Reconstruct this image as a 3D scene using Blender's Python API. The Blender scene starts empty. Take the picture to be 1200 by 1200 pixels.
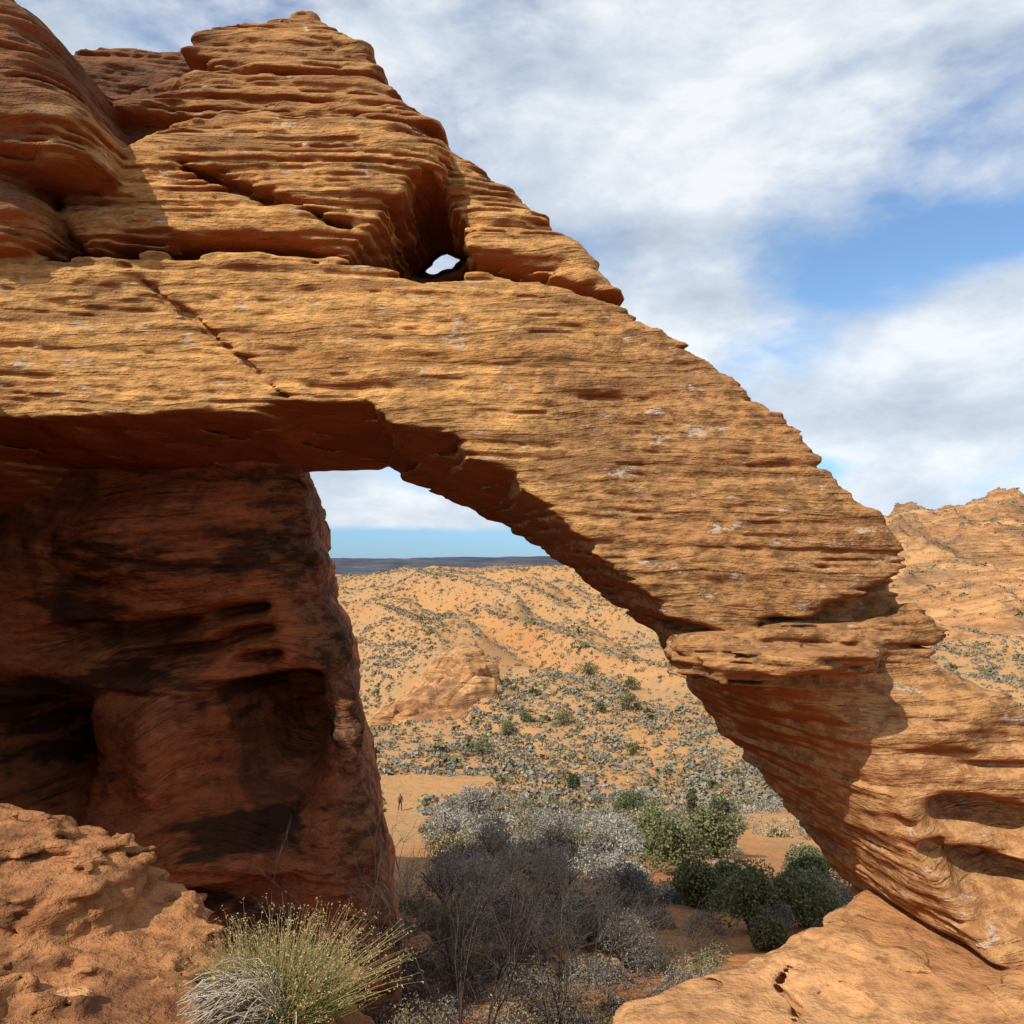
import bpy, math, numpy as np
from mathutils import Vector
rng=np.random.default_rng(7)
F=942.0; HZ=665.0
def W(pts,D):
    """photo-survey -> elevation coordinates (x,z) in metres on the vertical plane y=D"""
    return np.array([((a-600)*D/F,(HZ-b)*D/F) for a,b in pts],dtype=np.float32)
scene=bpy.context.scene
scene.view_settings.view_transform='Standard'; scene.view_settings.look='None'; scene.view_settings.exposure=0
S=Vector((-0.56,-0.52,0.78)).normalized()
# ------------------------------------------------------------ mesh helpers
def make_mesh(name,V,Q,mat,smooth=True,col=None,parent=None):
    V=np.ascontiguousarray(V,dtype=np.float32); Q=np.ascontiguousarray(Q,dtype=np.int32)
    k=Q.shape[1]
    me=bpy.data.meshes.new(name)
    me.vertices.add(len(V)); me.vertices.foreach_set('co',V.ravel())
    me.loops.add(Q.size); me.loops.foreach_set('vertex_index',Q.ravel())
    me.polygons.add(len(Q)); me.polygons.foreach_set('loop_start',np.arange(0,Q.size,k,dtype=np.int32))
    me.polygons.foreach_set('loop_total',np.full(len(Q),k,dtype=np.int32))
    me.update(calc_edges=True)
    if smooth: me.polygons.foreach_set('use_smooth',np.ones(len(Q),dtype=bool))
    if col is not None:
        a=me.color_attributes.new('Col','FLOAT_COLOR','POINT')
        c=np.ones((len(V),4),dtype=np.float32); c[:,:3]=col; a.data.foreach_set('color',c.ravel())
    me.materials.append(mat)
    ob=bpy.data.objects.new(name,me); scene.collection.objects.link(ob)
    if parent: ob.parent=parent
    return ob
# ------------------------------------------------------------ noise
def interpM(xs,cell,off):
    u=(xs-xs.min())/cell+off; i=np.floor(u).astype(int); f=(u-i); f=f*f*(3-2*f)
    L=i.max()+2; M=np.zeros((len(xs),L),dtype=np.float32)
    M[np.arange(len(xs)),i]=1-f; M[np.arange(len(xs)),i+1]+=f
    return M
def gn(xs,ys,zs,cell,seed):
    r=np.random.default_rng(seed)
    A=interpM(xs,cell[0],r.random()); B=interpM(ys,cell[1],r.random()); C=interpM(zs,cell[2],r.random())
    L=r.uniform(-1,1,(A.shape[1],B.shape[1],C.shape[1])).astype(np.float32)
    t=np.tensordot(A,L,(1,0)); t=np.einsum('xbc,yb->xyc',t,B,optimize=True)
    return (t.reshape(-1,t.shape[2])@C.T).reshape(len(xs),len(ys),len(zs))
def h2(i,j,s):
    n=(i.astype(np.int64)*374761393+j.astype(np.int64)*668265263+s*1274126177)&0xffffffff
    n=((n^(n>>13))*1274126177)&0xffffffff
    return ((n^(n>>16))&0xffffff)/float(0xffffff)*2-1
def vn(x,y,s=0):
    i=np.floor(x);j=np.floor(y);fx=x-i;fy=y-j;fx=fx*fx*(3-2*fx);fy=fy*fy*(3-2*fy)
    i=i.astype(np.int64);j=j.astype(np.int64)
    return (h2(i,j,s)*(1-fx)+h2(i+1,j,s)*fx)*(1-fy)+(h2(i,j+1,s)*(1-fx)+h2(i+1,j+1,s)*fx)*fy
def fbm(x,y,s=0,o=4):
    v=0;a=1.0
    for k in range(o): v=v+a*vn(x*2**k+k*17.3,y*2**k-k*9.1,s+k); a*=0.5
    return v/2
# ------------------------------------------------------------ SDF tools
def polysd(P,X,Z):
    d=np.full(X.shape,1e9,dtype=np.float32); sgn=np.ones(X.shape,dtype=np.float32); n=len(P)
    for i in range(n):
        ax,az=P[i]; bx,bz=P[(i-1)%n]
        ex,ez=bx-ax,bz-az; wx,wz=X-ax,Z-az
        t=np.clip((wx*ex+wz*ez)/(ex*ex+ez*ez+1e-9),0,1)
        d=np.minimum(d,(wx-ex*t)**2+(wz-ez*t)**2)
        c1=Z>=az;c2=Z<bz;c3=ex*wz>ez*wx
        f=(c1&c2&c3)|(~c1&~c2&~c3); sgn=np.where(f,-sgn,sgn)
    return (sgn*np.sqrt(d)).astype(np.float32)
def smax(a,b,k):
    h=np.clip(k-np.abs(a-b),0,None); return np.maximum(a,b)+h*h*(0.25/k)
def smin(a,b,k):
    h=np.clip(k-np.abs(a-b),0,None); return np.minimum(a,b)-h*h*(0.25/k)
def linesd(P,X,Z):
    d=np.full(X.shape,1e9,dtype=np.float32)
    for i in range(len(P)-1):
        ax,az=P[i];bx,bz=P[i+1];ex,ez=bx-ax,bz-az
        t=np.clip(((X-ax)*ex+(Z-az)*ez)/(ex*ex+ez*ez),0,1)
        d=np.minimum(d,np.hypot(X-ax-ex*t,Z-az-ez*t))
    return d.astype(np.float32)
def nets(d,xs,ys,zs):
    d[0]=1;d[-1]=1;d[:,0]=1;d[:,-1]=1;d[:,:,0]=1;d[:,:,-1]=1
    s=d<0
    c=np.zeros(tuple(n-1 for n in d.shape),dtype=np.int8)
    for a in (0,1):
        for b in (0,1):
            for e in (0,1):
                c+=s[a:s.shape[0]-1+a,b:s.shape[1]-1+b,e:s.shape[2]-1+e]
    I,J,K=np.nonzero((c>0)&(c<8)); idx=np.full(c.shape,-1,dtype=np.int32); idx[I,J,K]=np.arange(len(I))
    acc=np.zeros((len(I),3),dtype=np.float32);cnt=np.zeros(len(I),dtype=np.float32)
    cor=[(a,b,e) for a in (0,1) for b in (0,1) for e in (0,1)]
    for p in cor:
        for ax in range(3):
            if p[ax]==1: continue
            q=list(p);q[ax]=1
            v0=d[I+p[0],J+p[1],K+p[2]];v1=d[I+q[0],J+q[1],K+q[2]]
            m=(v0<0)!=(v1<0); t=np.where(m,v0/(v0-v1+1e-12),0)
            o=np.zeros((len(I),3),dtype=np.float32);o[:]=p;o[:,ax]+=t
            acc+=o*m[:,None];cnt+=m
    acc/=cnt[:,None]
    V=np.stack([xs[0]+(I+acc[:,0])*(xs[1]-xs[0]),ys[0]+(J+acc[:,1])*(ys[1]-ys[0]),zs[0]+(K+acc[:,2])*(zs[1]-zs[0])],1)
    Q=[]
    m=s[:-1]!=s[1:];i,j,k=np.nonzero(m);q=np.stack([idx[i,j-1,k-1],idx[i,j,k-1],idx[i,j,k],idx[i,j-1,k]],1);f=~s[i,j,k];q[f]=q[f][:,::-1];Q.append(q)
    m=s[:,:-1]!=s[:,1:];i,j,k=np.nonzero(m);q=np.stack([idx[i-1,j,k-1],idx[i-1,j,k],idx[i,j,k],idx[i,j,k-1]],1);f=~s[i,j,k];q[f]=q[f][:,::-1];Q.append(q)
    m=s[:,:,:-1]!=s[:,:,1:];i,j,k=np.nonzero(m);q=np.stack([idx[i-1,j-1,k],idx[i,j-1,k],idx[i,j,k],idx[i-1,j,k]],1);f=~s[i,j,k];q[f]=q[f][:,::-1];Q.append(q)
    Q=np.concatenate(Q);Q=Q[(Q>=0).all(1)]
    par=np.arange(len(V))
    lab=par.copy()
    for _ in range(60):
        mn=lab[Q].min(1); new=lab.copy(); 
        for c4 in range(4): np.minimum.at(new,Q[:,c4],mn)
        new=new[new]
        if (new==lab).all(): break
        lab=new
    cntl=np.bincount(lab,minlength=len(V)); Q=Q[cntl[lab[Q[:,0]]]>400]
    return V,Q
def strata_table(seed,t0,t1,lo=-14,hi=14):
    r=np.random.default_rng(seed);z=lo;zz=[];vv=[]
    while z<hi:
        t=t0+(t1-t0)*r.random()**2; o=r.uniform(0,0.6); dp=r.uniform(0.4,1.1)
        zz+= [z,z+t*0.20,z+t*0.30,z+t*0.8,z+t*0.99]; vv+=[o+dp,o+dp*0.9,o+0.08,o,o+0.25]
        z+=t
    return np.array(zz,dtype=np.float32),np.array(vv,dtype=np.float32)
# ------------------------------------------------------------ materials
class N:
    def __init__(s,name):
        s.m=bpy.data.materials.new(name); s.m.use_nodes=True; s.t=s.m.node_tree; s.t.nodes.clear()
        s.out=s.n('ShaderNodeOutputMaterial'); s.b=s.n('ShaderNodeBsdfPrincipled'); s.l(s.b.outputs[0],s.out.inputs[0])
        s.b.inputs['Roughness'].default_value=0.92; s.b.inputs['Specular IOR Level'].default_value=0.12
        s.tc=s.n('ShaderNodeTexCoord').outputs['Object']
    def n(s,t): return s.t.nodes.new(t)
    def l(s,a,b): s.t.links.new(a,b)
    def map(s,sc,rot=(0,0,0),src=None):
        m=s.n('ShaderNodeMapping'); m.inputs['Scale'].default_value=sc; m.inputs['Rotation'].default_value=rot; s.l(src or s.tc,m.inputs[0]); return m.outputs[0]
    def noise(s,v,scale,det=4,rough=0.6,dist=0):
        n=s.n('ShaderNodeTexNoise'); s.l(v,n.inputs['Vector']); n.inputs['Scale'].default_value=scale; n.inputs['Detail'].default_value=det; n.inputs['Roughness'].default_value=rough; n.inputs['Distortion'].default_value=dist
        return n.outputs[0]
    def ramp(s,f,stops):
        r=s.n('ShaderNodeValToRGB'); e=r.color_ramp.elements
        while len(e)<len(stops): e.new(0.5)
        for i,(p,c) in enumerate(stops): e[i].position=p; e[i].color=(*c,1) if len(c)==3 else c
        s.l(f,r.inputs[0]); return r.outputs[0]
    def mask(s,f,a,b):
        r=s.n('ShaderNodeMapRange'); r.inputs[1].default_value=a; r.inputs[2].default_value=b; r.interpolation_type='SMOOTHSTEP'; s.l(f,r.inputs[0]); return r.outputs[0]
    def mix(s,f,a,b,mode='MIX'):
        m=s.n('ShaderNodeMix'); m.data_type='RGBA'; m.blend_type=mode
        for v,i in ((f,0),(a,6),(b,7)):
            if isinstance(v,(int,float)): m.inputs[i].default_value=v
            elif isinstance(v,tuple): m.inputs[i].default_value=(*v,1)
            else: s.l(v,m.inputs[i])
        return m.outputs[2]
    def math(s,op,a,b=0):
        m=s.n('ShaderNodeMath'); m.operation=op
        for v,i in ((a,0),(b,1)):
            if isinstance(v,(int,float)): m.inputs[i].default_value=v
            else: s.l(v,m.inputs[i])
        return m.outputs[0]
    def bump(s,h,st,dist,prev=None):
        b=s.n('ShaderNodeBump'); b.inputs['Strength'].default_value=st; b.inputs['Distance'].default_value=dist; s.l(h,b.inputs['Height'])
        if prev: s.l(prev,b.inputs['Normal'])
        return b.outputs[0]
    def sep(s,v):
        x=s.n('ShaderNodeSeparateXYZ'); s.l(v,x.inputs[0]); return x.outputs
def mul(c,k): return tuple(x*k for x in c)
def rock_mat(name,tan,mid,dark,red,varn=0.5,sc=1.0,wall=False,arch=False,line=0.8,wamp=0.35,tilt=0.04,rough=1.0):
    m=N(name)
    warp=m.noise(m.tc,0.3*sc,1)
    cx=m.n('ShaderNodeCombineXYZ'); m.l(m.math('MULTIPLY',m.math('SUBTRACT',warp,0.5),wamp*2/sc),cx.inputs[2])
    va=m.n('ShaderNodeVectorMath'); va.operation='ADD'; m.l(m.map((1,1,1),(0,tilt,0)),va.inputs[0]); m.l(cx.outputs[0],va.inputs[1]); p=va.outputs[0]
    A=m.noise(m.map((0.10*sc,0.10*sc,2.0*sc),src=p),1,3,0.6)
    B=m.noise(m.map((0.42*sc,0.42*sc,7.0*sc),src=p),1,3,0.58)
    C=m.noise(m.map((3.0*sc,3.0*sc,24*sc),src=p),1,2,0.6)
    blot=m.noise(m.tc,0.8*sc,5,0.62)
    b2=m.noise(m.map((1,1,1.7)),5.0*sc,5,0.70)
    col=m.ramp(A,[(0.32,mid),(0.43,tan),(0.52,mul(tan,1.12)),(0.60,mid),(0.72,tan)])
    lines=m.math('SUBTRACT',1.0,m.mask(B,0.38,0.46))
    lines=m.math('MULTIPLY',lines,m.mask(b2,0.36,0.56))
    col=m.mix(m.math('MULTIPLY',lines,line*0.7),col,dark)
    col=m.mix(m.math('MULTIPLY',m.mask(C,0.50,0.38),line*0.55),col,mul(mid,0.6))
    col=m.mix(m.math('MULTIPLY',m.mask(blot,0.48,0.62),varn),col,dark)
    col=m.mix(0.9,col,m.ramp(b2,[(0.32,(0.48,0.45,0.43)),(0.5,(1,1,1)),(0.68,(1.28,1.22,1.16))]),'MULTIPLY')
    if wall:
        vs=m.noise(m.map((0.7,0.7,0.35)),1.0,5,0.62,0.5)
        hb=m.noise(m.map((0.22,0.22,0.9),(0,0.14,0)),1.0,5,0.62)
        col=m.mix(m.math('MULTIPLY',m.mask(vs,0.53,0.62),0.5),col,(0.035,0.02,0.016))
        col=m.mix(m.math('MULTIPLY',m.mask(hb,0.53,0.59),0.85),col,(0.040,0.021,0.016))
        ex=m.sep(m.tc); ed=m.math('ADD',m.math('ADD',ex[0],m.math('MULTIPLY',ex[2],0.28)),m.math('MULTIPLY',m.math('SUBTRACT',blot,0.5),2.5))
        col=m.mix(m.math('MULTIPLY',m.mask(ed,-4.6,-3.9),0.7),col,m.mix(m.mask(b2,0.42,0.6),(0.07,0.036,0.022),(0.28,0.14,0.062)))
    if arch:
        lf=m.noise(m.map((1,1,2.4)),2.1,5,0.75)
        X,Yc,Z=m.sep(m.tc)
        zz=m.math('ADD',Z,m.math('MULTIPLY',m.math('SUBTRACT',blot,0.5),4.0))
        col=m.mix(m.math('MULTIPLY',m.mask(zz,5.0,7.4),0.65),col,m.mix(m.mask(B,0.4,0.6),(0.16,0.07,0.034),(0.35,0.165,0.066)))
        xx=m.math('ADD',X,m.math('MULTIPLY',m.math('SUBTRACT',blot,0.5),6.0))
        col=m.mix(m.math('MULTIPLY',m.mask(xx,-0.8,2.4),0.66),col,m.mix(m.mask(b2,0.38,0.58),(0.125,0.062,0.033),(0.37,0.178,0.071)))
        lw=m.math('MULTIPLY',m.mask(m.math('ADD',Z,m.math('MULTIPLY',m.math('SUBTRACT',blot,0.5),1.5)),-1.3,-2.4),0.8)
        col=m.mix(lw,col,m.mix(m.mask(b2,0.42,0.6),(0.36,0.165,0.066),(0.54,0.295,0.125)))
        col=m.mix(m.math('MULTIPLY',m.mask(lf,0.612,0.642),0.65),col,(0.48,0.43,0.36))
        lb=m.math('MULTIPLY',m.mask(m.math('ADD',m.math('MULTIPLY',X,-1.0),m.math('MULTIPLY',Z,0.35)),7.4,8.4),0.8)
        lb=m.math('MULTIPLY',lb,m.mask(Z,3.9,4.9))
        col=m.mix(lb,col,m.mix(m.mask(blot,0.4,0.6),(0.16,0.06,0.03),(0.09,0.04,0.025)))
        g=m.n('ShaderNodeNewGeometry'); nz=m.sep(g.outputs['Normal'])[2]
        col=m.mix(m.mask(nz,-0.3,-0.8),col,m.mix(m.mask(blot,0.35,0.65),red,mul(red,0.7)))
    m.l(col,m.b.inputs['Base Color'])
    nb=m.bump(m.mask(B,0.36,0.50),0.6,0.05/sc); nb=m.bump(C,0.9,0.035/sc,nb); nb=m.bump(b2,0.9,0.07/sc*rough,nb)
    gr=m.noise(m.tc,26*sc,2,0.7); nb=m.bump(gr,0.7,0.016/sc*rough,nb)
    m.l(nb,m.b.inputs['Normal'])
    return m.m
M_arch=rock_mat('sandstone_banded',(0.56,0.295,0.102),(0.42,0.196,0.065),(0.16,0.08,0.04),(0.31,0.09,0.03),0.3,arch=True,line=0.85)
M_cliff=rock_mat('sandstone_cliff_rock',(0.48,0.24,0.08),(0.34,0.15,0.05),(0.13,0.062,0.03),(0.33,0.10,0.035),0.4)
M_wall=rock_mat('sandstone_varnished',(0.46,0.148,0.054),(0.34,0.102,0.037),(0.14,0.048,0.024),(0.3,0.1,0.04),0.4,0.7,wall=True,line=0.35,wamp=0.8,tilt=0.12)
M_slab=rock_mat('sandstone_smooth',(0.54,0.285,0.125),(0.47,0.225,0.092),(0.34,0.15,0.065),(0.35,0.13,0.05),0.3,0.7,line=0.3,wamp=0.15)
M_ledge=rock_mat('sandstone_crumbly',(0.38,0.168,0.066),(0.29,0.112,0.043),(0.12,0.047,0.025),(0.3,0.1,0.04),0.7,1.5,line=0.12,wamp=0.2,rough=1.4)
M_hill=rock_mat('sandstone_hill',(0.50,0.27,0.115),(0.39,0.19,0.08),(0.17,0.10,0.06),(0.35,0.13,0.05),0.6,0.07,line=0.8)
M_out=rock_mat('sandstone_outcrop',(0.50,0.265,0.11),(0.39,0.185,0.076),(0.13,0.065,0.04),(0.35,0.13,0.05),0.5,0.2,line=1.0)
def sand():
    m=N('desert_sand')
    a=m.noise(m.tc,0.03,5,0.6); b=m.noise(m.tc,0.8,5,0.72)
    col=m.ramp(a,[(0.3,(0.48,0.205,0.064)),(0.45,(0.51,0.245,0.088)),(0.6,(0.47,0.255,0.108)),(0.75,(0.50,0.225,0.075))])
    sp=m.mask(b,0.48,0.58)
    col=m.mix(m.math('MULTIPLY',sp,0.55),col,(0.30,0.21,0.11))
    c=m.noise(m.tc,3.0,4,0.7)
    col=m.mix(m.math('MULTIPLY',m.mask(c,0.55,0.61),0.5),col,(0.19,0.15,0.09))
    e=m.mask(m.noise(m.tc,0.012,4,0.6),0.48,0.60)
    col=m.mix(m.math('MULTIPLY',e,0.35),col,(0.30,0.22,0.125))
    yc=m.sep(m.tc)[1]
    col=m.mix(m.math('MULTIPLY',m.mask(yc,60,26),0.7),col,m.mix(m.mask(c,0.4,0.6),(0.40,0.155,0.055),(0.22,0.095,0.043)))  # near gully soil painted darker and redder, standing in for the arch's shadow
    m.l(col,m.b.inputs['Base Color'])
    n=m.bump(b,0.8,0.35); n=m.bump(c,0.8,0.10,n); m.l(n,m.b.inputs['Normal'])
    return m.m
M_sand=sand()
def simple(name,rough=0.9,transl=0.0):
    m=N(name); m.b.inputs['Roughness'].default_value=rough
    a=m.n('ShaderNodeAttribute'); a.attribute_name='Col'; src=a.outputs['Color']
    m.l(src,m.b.inputs['Base Color'])
    if transl>0:
        t=m.n('ShaderNodeBsdfTranslucent'); m.l(src,t.inputs[0]); mx=m.n('ShaderNodeMixShader'); mx.inputs[0].default_value=transl
        m.l(m.b.outputs[0],mx.inputs[1]); m.l(t.outputs[0],mx.inputs[2]); m.l(mx.outputs[0],m.out.inputs[0])
    return m.m
M_leaf=simple('foliage',0.85,0.1); M_scrub=simple('scrub_foliage',0.9); M_bark=simple('bark'); M_straw=simple('straw',0.8,0.2)
# ============================================================ ARCH
xs=np.arange(-13,8.6,0.06,dtype=np.float32); ys=np.arange(8.4,17.4,0.07,dtype=np.float32); zs=np.arange(-7.2,9.8,0.032,dtype=np.float32)
X2,Z2=np.meshgrid(xs,zs,indexing='ij'); Y=ys[None,:,None]; Xb=xs[:,None,None]; Zb=zs[None,None,:]
wob=(gn(xs,np.array([0.]),zs,(0.5,1,0.16),3)[:,0,:]*0.06)
lo=gn(xs,np.array([0.]),zs,(2.2,1,1.4),5)[:,0,:]; lo2=gn(xs,np.array([0.]),zs,(0.8,1,0.4),6)[:,0,:]
def P2(pts,D): return (polysd(W(pts,D),X2,Z2)+wob)[:,None,:]
def lerpbody(Pf,Df,Pb,Db,yf,yb,k,pw=1.0):
    a=P2(Pf,Df);b=P2(Pb,Db); t=np.clip((Y-Df)/(Db-Df),0,1)**pw
    d=a+(b-a)*t
    return smax(smax(d,yf[:,None,:]-Y,k),Y-yb,0.4)
def body(P,D,yf,yb,k):
    d=P2(P,D)+0*Y
    return smax(smax(d,yf[:,None,:]-Y,k),Y-yb,0.5)
beamF=[(-600,285),(0,290),(60,298),(100,292),(200,289),(300,287),(420,300),(470,310),(520,326),(560,306),(640,325),(700,345),(740,362),(790,398),(840,438),(900,488),(940,540),(980,590),(1010,606),(1034,650),(1042,690),(1052,712),(1076,738),(1060,756),(1000,748),(900,746),(830,742),(790,724),(745,684),(720,670),(690,632),(640,590),(612,572),(608,552),(550,532),(535,507),(480,500),(455,487),(435,466),(330,466),(300,479),(0,486),(-600,490)]
beamB=[(-600,1000),(0,655),(60,612),(110,562),(200,558),(360,553),(455,545),(500,577),(560,600),(620,628),(680,673),(730,713),(765,738),(800,790),(900,800),(935,740),(925,700),(910,670),(845,590),(700,460),(560,410),(300,400),(0,400),(-600,400)]
yf=11.0+0.09*(Z2-2)+0.10*lo+0.04*lo2-0.5*np.clip((X2-1.5)/3,0,1)
d=lerpbody(beamF,11,beamB,15,yf,15.4,0.08)
core=[(-600,60),(-40,60),(60,110),(200,70),(400,75),(470,140),(540,200),(620,270),(690,350),(740,400),(800,460),(600,450),(0,440),(-600,440)]
d=smin(d,body(core,12.6,12.4+0.12*(Z2-4),16.6,0.3),0.05)
c1=[(38,197),(70,180),(130,163),(175,125),(250,112),(400,112),(500,130),(522,160),(510,200),(488,225),(466,255),(440,290),(425,297),(300,280),(200,283),(95,292),(62,268),(50,235)]
xc=(X2+3.8)/3.2
d=np.minimum(d,body(c1,11.3,11.2+0.16*(Z2-4.4)+0.28*np.clip(np.abs(xc),0,1.3)**3+0.12*lo+0.06*lo2,15,0.35))
d2=[(95,130),(150,98),(195,78),(215,56),(300,54),(425,54),(450,75),(477,97),(502,128),(520,150),(300,140),(170,135)]
d=np.minimum(d,body(d2,12.4,12.0+0.45*(Z2-6.5)+0.12*lo,16.5,0.6))
d1=[(210,72),(222,38),(246,24),(290,14),(300,17),(316,8),(345,-6),(366,-5),(380,24),(404,36),(434,56),(445,90),(300,100)]
d=smin(d,body(d1,13.2,12.85+0.42*(Z2-8.0),16.2,0.18),0.22)
d3=[(440,100),(500,128),(530,158),(560,182),(600,212),(640,243),(672,275),(700,315),(735,364),(640,330),(560,309),(545,310),(528,262),(512,225),(505,190)]
d=np.minimum(d,body(d3,12.0,11.6+0.30*(Z2-4.4)+0.1*lo,15.8,0.45))
rid=[(40,70),(60,57),(120,50),(215,42),(260,60),(215,120),(60,160),(20,120)]
d=np.minimum(d,body(rid,15,14.6+0.2*(Z2-8)+0.1*lo,17.2,0.4))
f1=[(-600,-250),(-60,-70),(12,-25),(30,12),(48,52),(76,95),(99,148),(93,168),(62,183),(10,178),(-200,180),(-600,180)]
d=np.minimum(d,body(f1,10.3,10.3+0.1*(Z2-6)+0.12*lo,16,0.6))
f2=[(-600,176),(10,184),(27,215),(46,246),(42,264),(0,284),(-600,290)]
d=np.minimum(d,body(f2,10.8,10.75+0.1*lo,15,0.45))
# undercut at the waist
u=linesd(W([(700,735),(830,744),(930,736),(1000,718),(1080,670)],10.7),X2,Z2)+wob*1.5
d=smax(d,-np.maximum((u-0.12-0.12*np.clip((X2-3)/1.5,0,1))[:,None,:],Y-(yf+0.6)[:,None,:]),0.12)
# lower leg
legF=[(803,764),(815,754),(900,752),(1000,746),(1050,728),(1078,742),(1082,765),(1110,790),(1125,800),(1160,808),(1185,815),(1208,850),(1300,880),(1800,900),(1800,1500),(1250,1400),(1190,1150),(1150,1112),(1090,1060),(1072,1000),(1048,930),(1026,862),(990,820),(920,798),(860,788),(820,778)]
legB=[(765,732),(850,858),(900,912),(940,962),(985,1022),(1020,1067),(1060,1110),(1150,1240),(1500,1240),(1300,900),(1150,840),(1060,790),(990,735),(880,690)]
def G(cx,cz,rx,rz,D=9.9): return np.exp(-((X2-(cx-600)*D/F)/rx)**2-((Z2-(HZ-cz)*D/F)/rz)**2)
def slotL(cx,cz,rx,rz,a,D=9.9):
    dz=Z2-(HZ-cz)*D/F+0.12*(X2-(cx-600)*D/F)+0.16*lo2; return a*np.exp(-((X2-(cx-600)*D/F+0.25*lo)/rx)**4)*np.where(dz>0,np.exp(-(dz/0.07)**2),np.exp(-(dz/rz)**2))
yfl=10.15+0.17*(Z2+1.0)+0.18*lo+0.14*lo2+slotL(1165,945,0.62,0.55,0.75)+slotL(1190,1020,0.6,0.6,0.8)+slotL(1110,1000,0.2,0.4,0.3)+slotL(1170,900,0.5,0.10,0.2)-0.25*G(1110,860,0.5,0.25)
leg=lerpbody(legF,10.0,legB,13.0,yfl,13.6,0.12,0.60)
# projecting lip under the waist
XY,YX=np.meshgrid(xs,ys,indexing='ij')
lp=polysd(np.array([(2.15,10.9),(2.12,10.3),(2.35,9.75),(2.9,9.45),(3.5,9.2),(4.1,9.3),(4.5,9.8),(5.0,11.5),(3,12)],dtype=np.float32),XY,YX)+0.22*fbm(XY*1.9,YX*1.9,7,4)
lz=-1.18+0.16*fbm(XY*1.1,YX*1.1,17,3)+0.05*(XY-3)
lip=smax(lp[:,:,None]+0.35*np.clip(lz[:,:,None]-Zb,0,1),np.abs(Zb-lz[:,:,None])-0.15,0.15)+gn(xs,ys,zs,(0.3,0.3,0.08),94)*0.07
leg=smin(leg,lip,0.22)
d=smin(d,leg,0.05)
# unseen mass off left, added to block sun from the rear wall
blocker=np.maximum(Xb+0.672*Y,9.3-Y); blocker=smax(smax(blocker,Y-16.5,.3),Zb-2.65,.3)
d=np.minimum(d,blocker)
# window
hole=[(500,202),(530,252),(545,292),(534,330),(515,328),(470,315),(418,303),(450,268),(476,235)]
hs=polysd(W(hole,11.5),X2,Z2)[:,None,:]
d=np.maximum(d,-np.maximum(hs-0.12+0.03*np.abs(Y-11.4),Y-14.2))
a0=np.array([(519-600)*11/F,11,(HZ-309)*11/F]); dr=a0/11.0
qx=(Xb-dr[0]*Y);qz=(Zb-dr[2]*Y)-0.35*qx
rad=np.maximum(np.abs(qx)*0.55+np.abs(qz+0.05),-qz*1.4)
d=np.maximum(d,0.27-rad-100*(Y<11)-gn(xs,ys,zs,(0.2,0.2,0.2),92)*0.07)
# cracks
for ln,dep in (([(130,297),(180,340),(232,378),(290,425),(335,466)],0.14),([(195,172),(260,200),(330,222),(400,250)],0.2)):
    g=linesd(W(ln,11),X2,Z2)+wob*0.25
    d=np.maximum(d,-np.maximum((g-0.026)[:,None,:],Y-(yf+dep+0.35*(ln[0][1]<200))[:,None,:]))
# strata displacement
warp=gn(xs,ys,zs,(3.5,3.5,2.0),21)*0.14
zw=(Zb+0.045*Xb+warp)
t1z,t1v=strata_table(1,0.08,0.22); t2z,t2v=strata_table(2,0.3,0.8); t3z,t3v=strata_table(5,0.085,0.17)
s1=np.interp(zw.ravel(),t1z,t1v).astype(np.float32).reshape(d.shape)
s3=np.interp(zw.ravel(),t3z,t3v).astype(np.float32).reshape(d.shape)
up=np.clip((zs-4.2)/0.8,0,1)[None,None,:]
s1=s1*(1-up)+s3*up*1.0; del s3
amp=np.clip(0.6+1.1*gn(xs,ys,zs,(0.7,0.7,0.22),31),0.05,1.5)
d+=s1*amp*(0.060+0.05*up)
s2=np.interp((zw+0.05*gn(xs,ys,zs,(1.0,1.0,1.0),33)).ravel(),t2z,t2v).astype(np.float32).reshape(d.shape)
d+=s2*(0.03+0.055*up)
d+=gn(xs,ys,zs,(0.35,0.35,0.14),41)*0.028+gn(xs,ys,zs,(0.15,0.15,0.08),42)*0.024
del s1,s2,amp,warp,zw
V,Q=nets(d-0.045,xs,ys,zs)
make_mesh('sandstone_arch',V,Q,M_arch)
del d
# ============================================================ REAR WALL
xs=np.arange(-16,-1.2,0.08,dtype=np.float32); ys=np.arange(12.6,24,0.09,dtype=np.float32); zs=np.arange(-10,3.2,0.05,dtype=np.float32)
X2,Z2=np.meshgrid(xs,zs,indexing='ij'); Y=ys[None,:,None]; Xb=xs[:,None,None]; Zb=zs[None,None,:]
wob=gn(xs,np.array([0.]),zs,(0.8,1,0.5),13)[:,0,:]*0.10
lo=gn(xs,np.array([0.]),zs,(2.6,1,1.2),15)[:,0,:]; lo2=gn(xs,np.array([0.]),zs,(1.1,1,0.6),16)[:,0,:]
wp=[(-1000,400),(330,500),(352,553),(358,600),(382,700),(408,775),(421,850),(414,885),(436,950),(450,1020),(462,1100),(478,1200),(500,1400),(-1000,1400)]
yfw=14.0+0.30*lo+0.15*lo2+0.06*(Z2+2)
def blob(cx,cz,rx,rz,a): return a*np.exp(-((X2-(cx-600)*14/F)/rx)**2-((Z2-(HZ-cz)*14/F)/rz)**2)
def slot(cx,cz,rx,rz,a):
    dz=Z2-(HZ-cz)*14/F-0.12*(X2-(cx-600)*14/F)+0.12*lo2; return a*np.exp(-((X2-(cx-600)*14/F+0.2*lo)/rx)**4)*np.where(dz>0,np.exp(-(dz/0.08)**2),np.exp(-(dz/rz)**2))
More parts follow.
